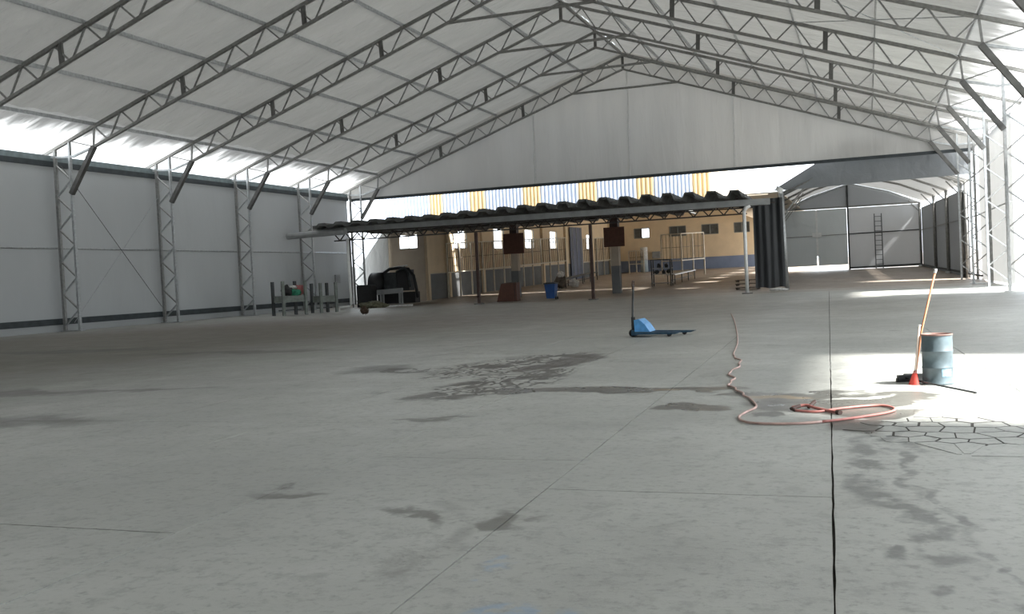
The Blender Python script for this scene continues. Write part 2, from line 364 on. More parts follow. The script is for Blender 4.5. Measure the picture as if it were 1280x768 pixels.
# wide field beyond, poured in long strips
for a, b in ((-45, -31), (-31, -19), (-19, -10.1)): slab(a, b, -6, 23, gap=.003, n=4)
for y0_, y1_ in ((23, 40), (40, 56.3)):
    for a, b in zip((-44, -31, -19, -10.1, -.17), (-31, -19, -10.1, -.17, 9.8)): slab(a, b, y0_, y1_, gap=.004, n=4)
MB().prism([(-37.5, 56.33, 0), (9, 56.33, 0), (9, 62, 0), (-37.5, 62, 0)][::-1], (0, 0, -.03)).build('apron', M['apron'], floor, label='paler concrete apron in front of the brick hall')
MB().prism([(-37.5, 62, 0), (12, 62, 0), (12, 125, gz(125)), (-37.5, 125, gz(125))][::-1], (0, 0, -.05)).build('hall_floor', M['hallfloor'], floor, label='reddish hall floor rising gently to the back')
# cracked patch: loose concrete pieces between dark joints
def clip(poly, a, b, c):
    out = []
    for i in range(len(poly)):
        p, q = poly[i], poly[(i+1) % len(poly)]; fp = a*p[0]+b*p[1]-c; fq = a*q[0]+b*q[1]-c
        if fp <= 0: out.append(p)
        if fp*fq < 0: t = fp/(fp-fq); out.append((p[0]+(q[0]-p[0])*t, p[1]+(q[1]-p[1])*t))
    return out
MB().prism([(-.12+.2*math.sin(i*1.9)*.15+.66*(1.18+math.cos(i*math.pi/8)), 9.3+.78*math.sin(i*math.pi/8)+.1*math.sin(i*2.3), .0009) for i in range(16)], (0, 0, -.001)).build('crack_bed', M['dirt'], floor)
seeds = [(-.2+.24*i+rnd.uniform(-.07, .07)+(.12 if j % 2 else 0), 8.45+.28*j+rnd.uniform(-.08, .08)) for i in range(8) for j in range(7)]
for sx, sy in seeds:
    if ((sx-.66)/.80)**2+((sy-9.3)/.95)**2 > .98: continue
    poly = [(sx-.4, sy-.4), (sx+.4, sy-.4), (sx+.4, sy+.4), (sx-.4, sy+.4)]
    for tx, ty in seeds:
        if (tx, ty) == (sx, sy) or abs(tx-sx) > .8: continue
        dx, dy = tx-sx, ty-sy; L_ = math.hypot(dx, dy)
        poly = clip(poly, dx/L_, dy/L_, (dx*(tx+sx)/2+dy*(ty+sy)/2)/L_-(.003+.008*abs(dy/L_))-rnd.uniform(0, .010))
        if len(poly) < 3: break
    if len(poly) >= 3: MB().prism([(x, y, .0035+rnd.uniform(0, .001)) for x, y in poly], (0, 0, -.003)).build('concrete_piece', M['floor'], floor)

# ground outside
struct(MB().box((0, 60, -.13), (420, 420, .04)).build('ground', M['outside']), 'pale concrete yard outside the tent')

# ------------------------------------------------------------------ roof frames
def make_frame(y):
    fr = thing('roof_frame', '', 'roof truss', (XR, y, 0))
    bz = lambda d: zt(d)-.93
    dk = 18.95
    for s in (-1, 1):
        MB().bar((0, 0, HR), (s*DT, 0, zt(DT)), .14, .16).build('top_chord', M['chord'], fr)
        b = MB(); b.bar((0, 0, bz(0)), (s*dk, 0, bz(dk)), .12, .14); b.build('bottom_chord', M['chord'], fr)
        MB().bar((s*dk, 0, bz(dk)), (s*(DI-.2), 0, 8.32), .10, .12).bar((s*(DI-.2), 0, 8.32), (s*DT, 0, 8.40), .10, .12).build('eave_tie', M['galv'], fr)
        MB().bar((s*DT, 0, 8.36), (s*DT, 0, zt(DT)), .12).build('eave_cap', M['white'], fr)
        MB().bar((s*(dk-.02), -.04, bz(dk)), (s*(DI-.02), -.04, 6.55), .20, .22).build('knee_brace', M['plate'], fr)
        # Warren web: top nodes on the purlins and midway between them
        p = 1.611; d = 18.901; tops = []
        while d > .5: tops.append(d); d -= p
        for d in tops:
            for e in (d+p/2, d-p/2):
                if e < dk+.1 and e > .2:
                    MB().bar((s*d, 0, zt(d)), (s*(e+(.06 if e < d else -.06)), 0, bz(e)), .06, .07).build('web_member', M['web'], fr)
        MB().bar((s*DI, 0, zt(DI)), (s*dk, 0, bz(dk)), .06, .07).build('web_member', M['web'], fr)
        MB().bar((s*18.901, 0, zt(18.9)), (s*(dk+.05), 0, bz(dk)), .08).build('web_member', M['web'], fr)
        for d in (13.75, 7.3): MB().bar((s*d, 0, zt(d)), (s*(d-.05), 0, bz(d)), .20, .10).build('splice_plate', M['plate'], fr)
        # lattice column
        MB().bar((s*DI, 0, 0.02), (s*DI, 0, zt(DI)), .11, .14).build('column_chord', M['galv'], fr)
        MB().bar((s*DO, 0, 0.02), (s*DO, 0, zt(DO)), .14, .14).build('column_chord', M['web'], fr)
        z = .25; k = 0
        while z < 8.0:
            a, b_ = (DO, DI) if k % 2 == 0 else (DI, DO)
            MB().bar((s*a, 0, z), (s*b_, 0, min(z+.775, 8.35)), .06, .08).build('web_member', M['web'] if k % 2 else M['galv'], fr); z += .775; k += 1
        MB().box((s*(DI+DO)/2, 0, .02), (1.25, .32, .04)).build('base_plate', M['galv'], fr)
    MB().bar((0, 0, HR), (0, 0, bz(0)), .16, .12).build('king_post', M['plate'], fr)
    MB().bar((-3.62, -.06, 14.02), (3.80, -.06, 14.02), .13, .10).build('collar_tie', M['chord'], fr)
    return fr
names = {'F': 'steel lattice roof frame right in front of the white gable curtain', 'E': 'steel lattice roof frame second from the gable curtain',
         'D': 'steel lattice roof frame third from the gable curtain', 'C': 'steel lattice roof frame fourth from the gable curtain',
         'B': 'steel lattice roof frame fifth from the gable curtain, its left column the leftmost in view', 'A': 'steel lattice roof frame crossing the top left corner, sixth from the gable',
         'Z': 'steel lattice roof frame overhead, seventh from the gable curtain', 'Y': 'steel lattice roof frame overhead, eighth from the gable curtain',
         'X': 'steel lattice roof frame overhead, ninth from the gable curtain', 'W': 'steel lattice roof frame level with the camera, tenth from the gable curtain', 'V': 'steel lattice roof frame at the closed rear end behind the camera'}
f0 = make_frame(FY['F']); f0['label'] = names['F']; f0['group'] = 'roof frames of the tent'
ch = [x for x in bpy.data.objects if x.parent == f0]
for c in 'EDCBAZYXWV':
    r = f0.copy(); S.collection.objects.link(r); r.location.y = FY[c]; r['label'] = names[c]
    for k in ch:
        q = k.copy(); S.collection.objects.link(q); q.parent = r
# purlins
YE = FY['F']+.05; YB = FY['V']
ordn = ['lowest', 'second lowest', 'third lowest', 'fourth lowest', 'fifth lowest', 'uppermost']
for s, side in ((-1, 'left'), (1, 'right')):
    for k in range(6):
        d = 18.901-3.222*k
        tag(MB().bar((XR+s*d, YB, zt(d)+.11), (XR+s*d, YE-.1, zt(d)+.11), .17, .06).build('purlin', M['galv']),
            '%s steel purlin running lengthwise under the %s roof slope' % (ordn[k], side), 'beam', 'roof purlins')
tag(MB().bar((XR, YB, HR+.10), (XR, YE, HR+.10), .12, .12).build('ridge_beam', M['chord']), 'steel ridge beam along the top of the roof', 'beam')
for s, side in ((-1, 'left'), (1, 'right')):
    tag(MB().bar((XR+s*DT, YB, zt(DT)+.02), (XR+s*DT, YE, zt(DT)+.02), .07, .07).build('eave_rail', M['galv']), 'thin steel eave rail along the %s roof edge' % side, 'beam')
# roof fabric, one panel a bay and slope, slightly slack
ceil = struct(empty('ceiling'), 'white tarpaulin roof lining')
allY = [FY[c] for c in 'VWXYZABCDEF']; allE = allY[:-1]+[FY['F']+.9]
for b in range(len(allY)-1):
    y0, y1 = allE[b], allE[b+1]
    for s in (-1, 1):
        def fn(u, v, s=s, y0=y0, y1=y1, b=b):
            d = 18.9*u; y = y0+(y1-y0)*v
            sag = .10*math.sin(math.pi*v)*(.4+.6*abs(math.sin(math.pi*(d-2.79)/3.222)))
            wv = (.05+.10*max(0, d-12)/7)*noise.noise(Vector((d*.35+b*7, y*1.1, s*3)))*min(1, 4*math.sin(math.pi*v))
            return (XR+s*d, y, zt(d)+.36-sag*.8+wv)
        MB().grid(fn, 44, 26).build('roof_panel', M['roof'], ceil, True)
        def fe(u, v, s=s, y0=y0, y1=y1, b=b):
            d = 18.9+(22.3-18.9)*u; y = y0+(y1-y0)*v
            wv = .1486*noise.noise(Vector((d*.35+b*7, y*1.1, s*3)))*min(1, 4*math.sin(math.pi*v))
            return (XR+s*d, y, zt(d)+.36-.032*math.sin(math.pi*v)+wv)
        MB().grid(fe, 10, 26).build('eave_daylight_panel', M['eave'], ceil, True, label='roof tarpaulin along the eave, daylight spill put into its translucency')

# ------------------------------------------------------------------ left wall
XW = XR-DO-.22
wl = struct(empty('wall_left'), 'grey-white tarpaulin side wall')
for b in range(len(allY)-1):
    y0, y1 = allY[b], allY[b+1]
    def fn(u, v, y0=y0, y1=y1):
        y = y0+(y1-y0)*u; z = .62+7.4*v
        return (XW-.05+.05*noise.noise(Vector((1, y*.8, z*.25))), y, z)
    MB().grid(fn, 16, 10).build('fabric_panel', M['wall'], wl, True)
MB().box((XW-.02, (YB+YE)/2, .17), (.05, YE-YB, .34)).build('base_skirt', M['wall'], wl, label='pale skirt at floor level')
MB().box((XW+.01, (YB+YE)/2, .48), (.06, YE-YB, .30)).build('base_band', M['band'], wl, label='dark band near the floor')
MB().box((XW+.01, (YB+YE)/2, 8.06), (.08, YE-YB, .26)).build('head_band', M['band'], wl, label='dark band under the eave')
MB().box((XW-.04, (YB+YE)/2, 8.33), (.06, YE-YB, .26)).build('head_strip', M['band2'], wl, label='bluish strip above the dark band')
tag(MB().tube([(XW+.12, YB, 4.03), (XW+.12, YE, 4.0)], .05, 6).build('wall_rail', M['galv']), 'thin horizontal steel rail halfway up the left wall', 'rail')
tag(MB().tube([(XW+.24, 37.6, .4), (XW+.24, 45.0, 7.75)], .012, 5).build('bracing_cable', M['galv']), 'thin bracing cable rising away on the left wall, near bay', 'cable')
tag(MB().tube([(XW+.20, 37.4, 8.0), (XW+.20, 44.0, .9)], .016, 5).build('bracing_cable', M['plate']), 'dark bracing cable falling away on the left wall, near bay', 'cable')
tag(MB().box((XW+.04, 63.4, 2.1), (.12, .62, .62)).build('junction_box', M['fascia']), 'small grey box on the left wall beside the white downpipe', 'box')

# ------------------------------------------------------------------ right wall: bays, two of them open
XQ = XR+DO+.22
wr = struct(empty('wall_right'), 'tarpaulin side wall on the right, some bays open')
open_bays = {('C', 'D'), ('X', 'Y')}; rolled = {('W', 'X'), ('V', 'W'), ('Y', 'Z'), ('Z', 'A')}  # rolled bays: out of view, lower part opened to bounce fill light inside
order = 'VWXYZABCDEF'
for a, b in zip(order, order[1:]):
    y0, y1 = FY[a], FY[b]
    if (a, b) in open_bays: continue
    if (a, b) == ('B', 'C'):
        MB().prism([(XQ, y0, .3), (XQ, y1-.5, .3), (XQ, y1-.3, 6.5), (XQ, y1-2.2, 8.2), (XQ, y0, 8.2)], (.02, 0, 0)).build('fabric_panel', M['wallr'], wr, label='panel pulled back at its upper corner'); continue
    zb = 3.0 if (a, b) in rolled else .1
    def fn(u, v, y0=y0, y1=y1, zb=zb):
        y = y0+(y1-y0)*u; z = zb+(8.2-zb)*v
        return (XQ+.02+.06*noise.noise(Vector((4, y*.8, z*.25))), y, z)
    MB().grid(fn, 16, 10).build('fabric_panel', M['wallr'], wr, True)
for a, b in sorted(rolled): MB().tube([(XQ+.02, FY[a]+.1, 3.0), (XQ+.02, FY[b]-.1, 3.0)], .14, 10).build('fill_bay_edge', M['wallr'], wr, True, label='unseen side fabric rolled up to let in added fill light')
for dz in (4.0,):
    tag(MB().tube([(XQ-.1, FY['D'], dz), (XQ-.1, YE, dz)], .035, 6).build('wall_rail', M['galv']), 'thin steel rail halfway up the right wall by the far tent', 'rail')
# roof bracing rods in one bay on the right slope
zc = lambda x: zt(abs(x-XR))+.02
for i, (xa, xb, lb) in enumerate(((3.85, -2.6, 'thin bracing rod rising away under the right roof slope, upper right'), (-2.6, 3.85, 'thin bracing rod falling away under the right roof slope, upper right'))):
    tag(MB().tube([(xa, FY['B'], zc(xa)), (xb, FY['C'], zc(xb))], .02, 5).build('bracing_rod', M['galv']), lb, 'rod')

# ------------------------------------------------------------------ gable curtain
ge = struct(empty('wall_end'), 'white gable curtain with an open lower half')
YG = FY['F']+.22
seams = [XR-DT, -21.69, -14.89, -7.9, XR+DT]
for a, b in zip(seams, seams[1:]):
    def fn(u, v, a=a, b=b):
        x = a+(b-a)*u; top = max(8.1, zt(abs(x-XR))+.36); z = 8.08+(top-8.08)*v
        fold = .12*noise.noise(Vector((x*1.1, 2, z*.12)))*(.2+v)
        return (x, YG+fold+.03*math.cos(math.pi*2*u), z)
    MB().grid(fn, 48, 14).build('gable_panel', M['gable'], ge, True)
for x in seams[1:-1]: MB().bar((x, YG-.05, 8.1), (x+.05, YG-.05, zt(abs(x-XR))-.8), .07, .02).build('gable_seam', M['white'], ge, label='pale vertical seam')
MB().box((XR, YG, 8.0), (2*DT-1.2, .10, .20)).build('gable_hem', M['band'], ge, label='dark hem along the bottom edge')

rear = struct(empty('wall_rear'), 'closed rear gable behind the camera')
MB().prism([(XR-DT, YB-.3, 0), (XR+DT, YB-.3, 0), (XR+DT, YB-.3, zt(DT)+.2), (XR, YB-.3, HR+.2), (XR-DT, YB-.3, zt(DT)+.2)], (0, .03, 0)).build('gable_panel', M['wall'], rear)
# ------------------------------------------------------------------ canopy in front of the hall
YC = 57.0
cn = thing('canopy', 'long low canopy with dark corrugated sheets and lattice girder across the hall front', 'canopy', (0, 0, 0))
per = 1.26; x = -34.0; k = 0
prof = [(0, 0), (.28, .0), (.46, .30), (.92, .30), (1.10, 0), (1.26, 0)]
while x < -6.3:
    zf = 5.60+.10*min(1, max(0, (x+34)/12))-.22*max(0, (x+15)/10)+rnd.uniform(-.02, .02); tilt = 0.0
    hk = .45+.75*min(1, max(0, (x+26)/14)); th = .20-.12*min(1, max(0, (x+24)/14))
    P = []; yf = YC-1.0+rnd.uniform(-.12, .12)
    pts = [(x+a, yf, zf+h) for a, h in ((a_, h_*hk) for a_, h_ in prof)]+[(x+a, yf, zf+h-th) for a, h in ((a_, h_*hk) for a_, h_ in prof[::-1])]
    MB().prism(pts, (0, 14.7 if x < -11.5 else 8.2, -.10)).build('corrugated_sheet', M['asb'], cn); x += per; k += 1
MB().prism([(-34.5, YC-.1, 5.12), (-5.0, YC-.1, 4.98), (-5.0, YC-.1, 5.34), (-34.5, YC-.1, 5.45)], (0, .14, 0)).build('fascia_board', M['fascia'], cn, label='grey fascia board')
MB().bar((-34, YC+.05, 5.05), (-5.2, YC+.05, 4.98), .07).build('girder_chord', M['lattice'], cn); MB().bar((-33, YC+.05, 4.55), (-6.3, YC+.05, 4.55), .08).build('girder_chord', M['lattice'], cn)
nn = 62; gx = lambda i: -33+26.7*i/nn
for i in range(nn):
    z0, z1 = (4.55, 5.03) if i % 2 else (5.03, 4.55)
    MB().bar((gx(i), YC+.05, z0), (gx(i+1), YC+.05, z1), .065, .065).build('girder_web', M['lattice'], cn)
for i in range(7):
    xx = -32+4.2*i; MB().bar((xx, YC, 5.42), (xx, YC+7.3, 5.35), .10, .14).build('rafter', M['lattice'], cn)
MB().bar((-34, YC+3.5, 5.3), (-5, YC+3.5, 5.3), .08).build('cross_beam', M['lattice'], cn); MB().bar((-34, YC+7, 5.3), (-5, YC+7, 5.3), .08).build('cross_beam', M['lattice'], cn)
MB().tube([(-36.3, YC-.35, 5.05), (-31.9, YC-.35, 5.12)], .22, 10).build('gutter', M['fascia'], cn, label='thick grey gutter end')
def post(x, y, z1, r, mt, lb, nm='post', sq=True):
    t = thing(nm, lb, 'post', (x, y, 0))
    (MB().box((0, 0, z1/2), (r*2, r*2, z1)) if sq else MB().tube([(0, 0, 0), (0, 0, z1)], r, 10)).build('shaft', mt, t)
    MB().box((0, 0, .03), (.5, .5, .06)).build('base_plate', M['plate'], t); return t
post(-22.9, YC, 4.5, .085, M['brown'], 'thin rust-brown steel post holding the canopy, left one', 'canopy_post')
post(-15.5, YC, 4.5, .085, M['brown'], 'thin rust-brown steel post holding the canopy, right of the blue bin', 'canopy_post')
t = thing('canopy_post', 'white round post at the right end of the canopy beside the black tarp', 'post', (-6.45, YC, 0))
MB().tube([(0, 0, 0), (0, 0, 4.75)], .10, 12).build('shaft', M['white'], t, True); MB().tube([(0, 0, 4.7), (.12, 0, 4.9), (.35, 0, 5.0)], .11, 10).build('elbow', M['white'], t, True)
MB().box((0, 0, .03), (.55, .45, .06)).build('base_plate', M['plate'], t)
t = thing('downpipe', 'white rain downpipe with a bent foot at the left end of the canopy', 'pipe', (-32.0, YC, 0))
MB().tube([(0, 0, 4.7), (0.05, 0, .35), (-.05, 0, .16), (-.75, -.1, .12)], .10, 10).build('pipe', M['white'], t, True)
MB().box((.16, .05, 2.4), (.07, .1, 4.6)).build('bracket_post', M['plate'], t, label='dark post behind the pipe')

# ------------------------------------------------------------------ hall building behind
hf = struct(empty('wall_hall_upper'), 'band of corrugated cladding, blue-white and yellow bays')
YU = 71.0; per = 3.86
def clad(x0, x1, mt):
    b = MB(); n = max(2, int(round((x1-x0)/.29)))
    pts = []; 
    for i in range(n):
        a = x0+(x1-x0)*i/n; wv = (x1-x0)/n
        pts += [(a, 0), (a+wv*.35, 0), (a+wv*.5, .07), (a+wv*.85, .07)]
    pts.append((x1, 0))
    for z0, z1 in ((6.0, 11.0),):
        b.prism([(x, YU-h, z0) for x, h in pts]+[(x, YU-h+.01, z0) for x, h in pts[::-1]], (0, 0, z1-z0))
    b.build('cladding_sheet', M[mt], hf)
x = -36.8; ends = [(-36.8, -32.3, 0), (-32.3, -31.2, 1), (-31.2, -28.9, 0), (-28.9, -27.6, 1), (-27.6, -24.5, 0), (-24.5, -23.1, 1), (-23.1, -20.1, 0), (-20.1, -18.7, 1), (-18.7, -15.7, 0), (-15.7, -14.4, 1), (-14.4, -11.6, 0), (-11.6, -10.3, 1)]
for a, b, c in ends: clad(a, b, 'yelclad' if c else 'blueclad')
MB().box((-23.5, YU+.12, 5.85), (26.6, .2, .3)).build('wall_beam', M['lattice'], hf)
HA, HB = Vector((-31.1, 67.0)), Vector((-26.2, 107.0))
hd = (HB-HA).normalized(); hn = Vector((hd.y, -hd.x)); hL = (HB-HA).length; hang = math.atan2(hd.y, hd.x)
hw = struct(empty('wall_hall_left', (HA.x, HA.y, 0), hang), 'cream hall wall with tall windows')
ZT = 8.8
wins = []   # (s0, s1, z0, z1) along the wall
def s_of(y): return (y-67)/hd.y
for y0, y1, z0, z1 in ((71.35, 73.45, 4.12, 5.93), (78.1, 79.9, 4.12, 5.93), (84.1, 85.9, 4.2, 5.9), (89.5, 91.1, 4.2, 5.85), (98.5, 99.9, 4.2, 5.7)):
    wins.append((s_of(y0), s_of(y1), z0, z1))
b = MB(); cur = 0
def wbox(s0, s1, z0, z1, mt='cream', nm='wall_section', y=.12, th=.24):
    MB().box(((s0+s1)/2, y, (z0+z1)/2), (s1-s0, th, z1-z0)).build(nm, M[mt], hw)
for s0, s1, z0, z1 in wins:
    zz = ZT if cur > 4 else 6.1; wbox(cur, s0, 0, zz); wbox(s0, s1, 0, z0); wbox(s0, s1, z1, ZT); cur = s1
wbox(cur, hL, 0, ZT)
# dado follows the rising floor
dz = lambda s: 2.13+(2.99-2.13)*s/hL
MB().prism([(0, -.02, 0), (hL, -.02, 0), (hL, -.02, dz(hL)), (0, -.02, dz(0))], (0, .03, 0)).build('dado', M['dadog'], hw, label='grey painted dado')
MB().prism([(0, -.04, dz(0)), (hL, -.04, dz(hL)), (hL, -.04, dz(hL)+.06), (0, -.04, dz(0)+.06)], (0, .05, 0)).build('dado_rail', M['beige'], hw)
for i, s in enumerate([0.1, 3.2, 8.8, 14.6, 20.6, 26, 33, 38]):
    hp_ = 8.8 if s > 4 else 5.4; MB().box((s, -.12, hp_/2), (.30, .24, hp_)).build('pilaster', M['cream'], hw)
for wi, (s0, s1, z0, z1) in enumerate(wins):
    fr = struct(empty('window_%d' % (wi+1), (HA.x, HA.y, 0), hang))
    for a, b_ in (((s0, z0), (s1, z0)), ((s0, z1), (s1, z1)), ((s0, z0), (s0, z1)), ((s1, z0), (s1, z1)), ((s0, z0+.42*(z1-z0)*.9), (s1, z0+.42*(z1-z0)*.9))):
        MB().bar((a[0], .05, a[1]), (b_[0], .05, b_[1]), .07).build('window_bar', M['frame'], fr)
    MB().bar(((s0+s1)/2, .05, z0), ((s0+s1)/2, .05, z1), .035).build('window_bar', M['frame'], fr)
# front wall segment at far left, with its window
hs = struct(empty('wall_hall_front'), 'short grey-cream wall facing the tent')
def fbox(x0, x1, z0, z1, mt='cream2', y=67.0, th=.24, nm='wall_section'): MB().box(((x0+x1)/2, y, (z0+z1)/2), (x1-x0, th, z1-z0)).build(nm, M[mt], hs)
fbox(-34.1, -33.2, 0, 6.1); fbox(-31.65, -31.1, 0, 6.1); fbox(-33.2, -31.65, 0, 4.15); fbox(-33.2, -31.65, 5.95, 6.1)
fr = struct(empty('window_6'))
for a, b_ in (((-33.2, 4.15), (-31.65, 4.15)), ((-33.2, 5.95), (-31.65, 5.95)), ((-33.2, 4.15), (-33.2, 5.95)), ((-31.65, 4.15), (-31.65, 5.95)), ((-32.4, 4.15), (-32.4, 5.95)), ((-33.2, 5.1), (-31.65, 5.1))):
    MB().bar((a[0], 67, a[1]), (b_[0], 67, b_[1]), .05).build('window_bar', M['frame'], fr)
# far wall
hb = struct(empty('wall_hall_far'), 'far cream hall wall with blue dado')
fw = [(-24.1, -22.4), (-20.15, -18.4), (-16.65, -14.9), (-13.2, -11.6)]
MB().box((-16.5, 107.15, 2.75), (20.5, .3, 5.1)).build('wall_section', M['cream'], hb)
MB().box((-16.5, 107.15, 7.8), (20.5, .3, 2.9)).build('wall_section', M['cream'], hb)
cur = -26.7
for a, b_ in fw+[(-6.3, -6.3)]:
    MB().box(((cur+a)/2, 107.15, 5.82), (a-cur, .3, 1.05)).build('wall_section', M['cream'], hb); cur = b_
MB().box((-16.5, 106.98, 2.15), (20.5, .04, 1.38)).build('dado', M['dado'], hb, label='blue painted dado')
for i, (a, b_) in enumerate(fw):
    fr = struct(empty('window_%d' % (7+i), ((a+b_)/2, 107, 0)))
    wd = b_-a
    for p, q in (((-wd/2, 5.3), (wd/2, 5.3)), ((-wd/2, 6.34), (wd/2, 6.34)), ((-wd/2, 5.3), (-wd/2, 6.34)), ((wd/2, 5.3), (wd/2, 6.34)), ((0, 5.3), (0, 6.34))):
        MB().bar((p[0], 0, p[1]), (q[0], 0, q[1]), .08).build('window_bar', M['frame'], fr)
    MB().box((-wd/4, .1, 5.82), (wd/2-.05, .02, 1.0)).build('pane', M['glassd'], fr, label='dark louvred pane')
    if i: MB().box((wd/4, .1, 5.82), (wd/2-.05, .02, 1.0)).build('pane', M['glassd'], fr, label='dark louvred pane')
# hall roof with six skylight slots on its right side
hr = struct(empty('roof_hall'), 'hall roof sheets')
zr = 9.3
MB().box((-21.9, 89.45, zr), (23.2, 37.1, .1)).build('roof_sheet', M['hroof'], hr)
def rbox(x0, x1, y0, y1): MB().box(((x0+x1)/2, (y0+y1)/2, 6.35), (x1-x0, y1-y0, .08)).build('aisle_sheet', M['hroof'], hr)
rbox(-10.3, -7.4, 66.8, 108); rbox(-6.0, -5.2, 66.8, 108); cur = 66.8
for y in (67.4, 75.9, 82.4, 87.0, 91.5, 97.5, 103.4):
    if y-.55 > cur: rbox(-7.4, -6.0, cur, y-.55)
    cur = y+.55
rbox(-7.4, -6.0, cur, 108)
MB().box((-10.3, 89.6, 7.8), (.1, 36.8, 3.0)).build('roof_upstand', M['hroof'], hr)
for y in (78, 86, 94, 102): MB().bar((-31, y, 9.05), (-10.4, y, 9.05), .2, .35).build('roof_beam', M['fascia'], hr)
# hall right side wall, low
# blue-grey tall door on the left wall
d1 = struct(empty('door_1', (HA.x+hd.x*s_of(95.3)+hn.x*.16, HA.y+hd.y*s_of(95.3)+hn.y*.16, 0), hang), 'tall blue-grey sliding door')
MB().box((0, 0, 3.75), (2.9, .12, 5.2)).build('door_leaf', M['bluedoor'], d1)
for s in (-1.0, 0, 1.0): MB().box((s, -.08, 3.75), (.08, .05, 5.2)).build('door_rib', M['fascia'], d1)

# ------------------------------------------------------------------ columns and sign boards of the hall
def hallcol(x, y, wd, lb):
    g = gz(y); t = thing('hall_column', lb, 'column', (x, y, g))
    MB().box((0, 0, .95), (wd, wd, 1.9)).build('column_base', M['dadog'], t, label='dark grey painted lower part')
    MB().box((0, 0, 2.6), (wd*.98, wd*.98, 1.4)).build('column_shaft', M['cream2'], t)
    MB().box((0, 0, 4.25), (wd, wd, 1.9)).build('column_head', M['brown'], t, label='dark brown upper part'); return t
hallcol(-23.65, 66.2, .52, 'square hall column behind the left brown board'); hallcol(-16.28, 66.2, .56, 'square hall column behind the right brown board, left of the pallet jack handle')
for x, lb, x0, x1, z0, z1 in ((-23.6, 'square brown board hung on the left hall column', -24.35, -22.8, 3.27, 4.72), (-16.2, 'square brown board hung on the right hall column', -16.95, -15.5, 3.36, 4.70)):
    t = thing('sign_board', lb, 'board', ((x0+x1)/2, 65.75, z0)); MB().box((0, 0, (z1-z0)/2), (x1-x0, .06, z1-z0)).build('panel', M['board'], t)
    for s in (-.5, .5): MB().bar((s, .05, .1), (s, .05, z1-z0-.1), .05).build('batten', M['wood'], t)
t = thing('wedge_box', 'reddish brown wooden box with a slanted side in front of the left hall column', 'box', (-22.55, 61.3, 0))
MB().prism([(-.80, 0, 0), (.62, 0, 0), (.62, 0, 1.25), (-.45, 0, 1.20)], (0, .7, 0)).build('body', M['board'], t); MB().bar((-.5, -.02, 1.2), (.65, -.02, 1.26), .05).build('top_edge', M['wood'], t); MB().box((.5,-.02,.62),(.05,.03,1.2)).build('edge_strip', M['brown'], t)
# wheelie bin
t = thing('wheeled_bin', 'blue wheeled waste bin with dark lid between the two brown posts', 'bin', (-19.6, 61.6, 0))
MB().prism([(-.27, -.25, .08), (.27, -.25, .08), (.27, .22, .08), (-.27, .22, .08)], (0, 0, .02)).grid(lambda u, v: ((1 if (int(u*4+.5) % 4) in (1, 2) else -1)*(.27+.09*v), (1 if (int(u*4+.5) % 4) in (2, 3) else -1)*(.25+.10*v), .08+.95*v), 4, 4).build('body', M['blue'], t)
MB().box((0, 0, 1.07), (.80, .80, .07)).box((0, -.02, 1.12), (.6, .6, .04)).build('lid', M['ink'], t); MB().bar((-.3, .42, 1.03), (.3, .42, 1.03), .04).build('handle', M['ink'], t)
for s in (-1, 1): MB().tube([(.30+.0*s, .2*s+.1, .10), (.36, .2*s+.1, .10)], .10, 12).build('wheel', M['black'], t)

# ------------------------------------------------------------------ racks and tables in the hall
def fence(p0, p1, h, nposts, lb, mid, z0f=gz, bars=6, zc=0):
    p0, p1 = Vector(p0), Vector(p1); L_ = (p1-p0).length; a = math.atan2(p1.y-p0.y, p1.x-p0.x)
    t = thing('steel_rack', lb, 'rack', (p0.x, p0.y, z0f(p0.y)), a); dz = (z0f(p1.y)-z0f(p0.y))
    for i in range(nposts):
        s = L_*i/(nposts-1); g = dz*i/(nposts-1); MB().box((s, 0, g+h/2), (.10, .10, h)).build('rack_post', M['beige'], t)
    for zz in (mid, h): MB().bar((0, 0, zz), (L_, 0, dz+zz), .09, .09).build('rack_rail', M['beige'], t)
    b = MB(); nb = (nposts-1)*bars
    for i in range(nb): s = L_*(i+.5)/nb; g = dz*(i+.5)/nb; b.bar((s, 0, g+mid), (s, 0, g+h), .035)
    b.bar((0, 0, (mid+h)/2), (L_, 0, (mid+h)/2+dz), .04); o = b.build('rack_bars', M['wood'], t); o['kind'] = 'stuff'; return t
fence((-30.25, 69.1), (-27.6, 92), 4.2, 13, 'long tall beige steel rack along the left hall wall', 1.95)
fence((-27.3, 96.9), (-26.3, 104.5), 4.0, 5, 'beige steel rack beyond the blue door on the left hall wall', 1.6)
fence((-23.9, 103), (-22.3, 103), 2.4, 3, 'short rack between the right brown board and the pale column', 1.0)
fence((-17.4, 88), (-15.6, 88), 3.9, 3, 'tall steel rack behind the shelf in the middle of the hall', 1.5, bars=3)
fence((-15.6, 88), (-14.2, 92), 3.9, 3, 'tall steel rack turned sideways in front of the blue dado', 1.5, bars=3)
t = thing('pale_column', 'round pale column with light blue foot against the far hall wall', 'column', (-22.9, 106, gz(106)))
MB().tube([(0, 0, 0), (0, 0, 1.3)], .40, 14).build('foot', mat('pale_blue_paint', (.38, .46, .50), .6), t, True); MB().tube([(0, 0, 1.3), (0, 0, 2.7)], .40, 14).build('shaft', M['cloth'], t, True)
tag(MB().box((-21.7, 106.8, 3.35), (.85, .3, .75)).build('wall_box', M['fascia']), 'grey box on the far hall wall above the blue dado', 'box')
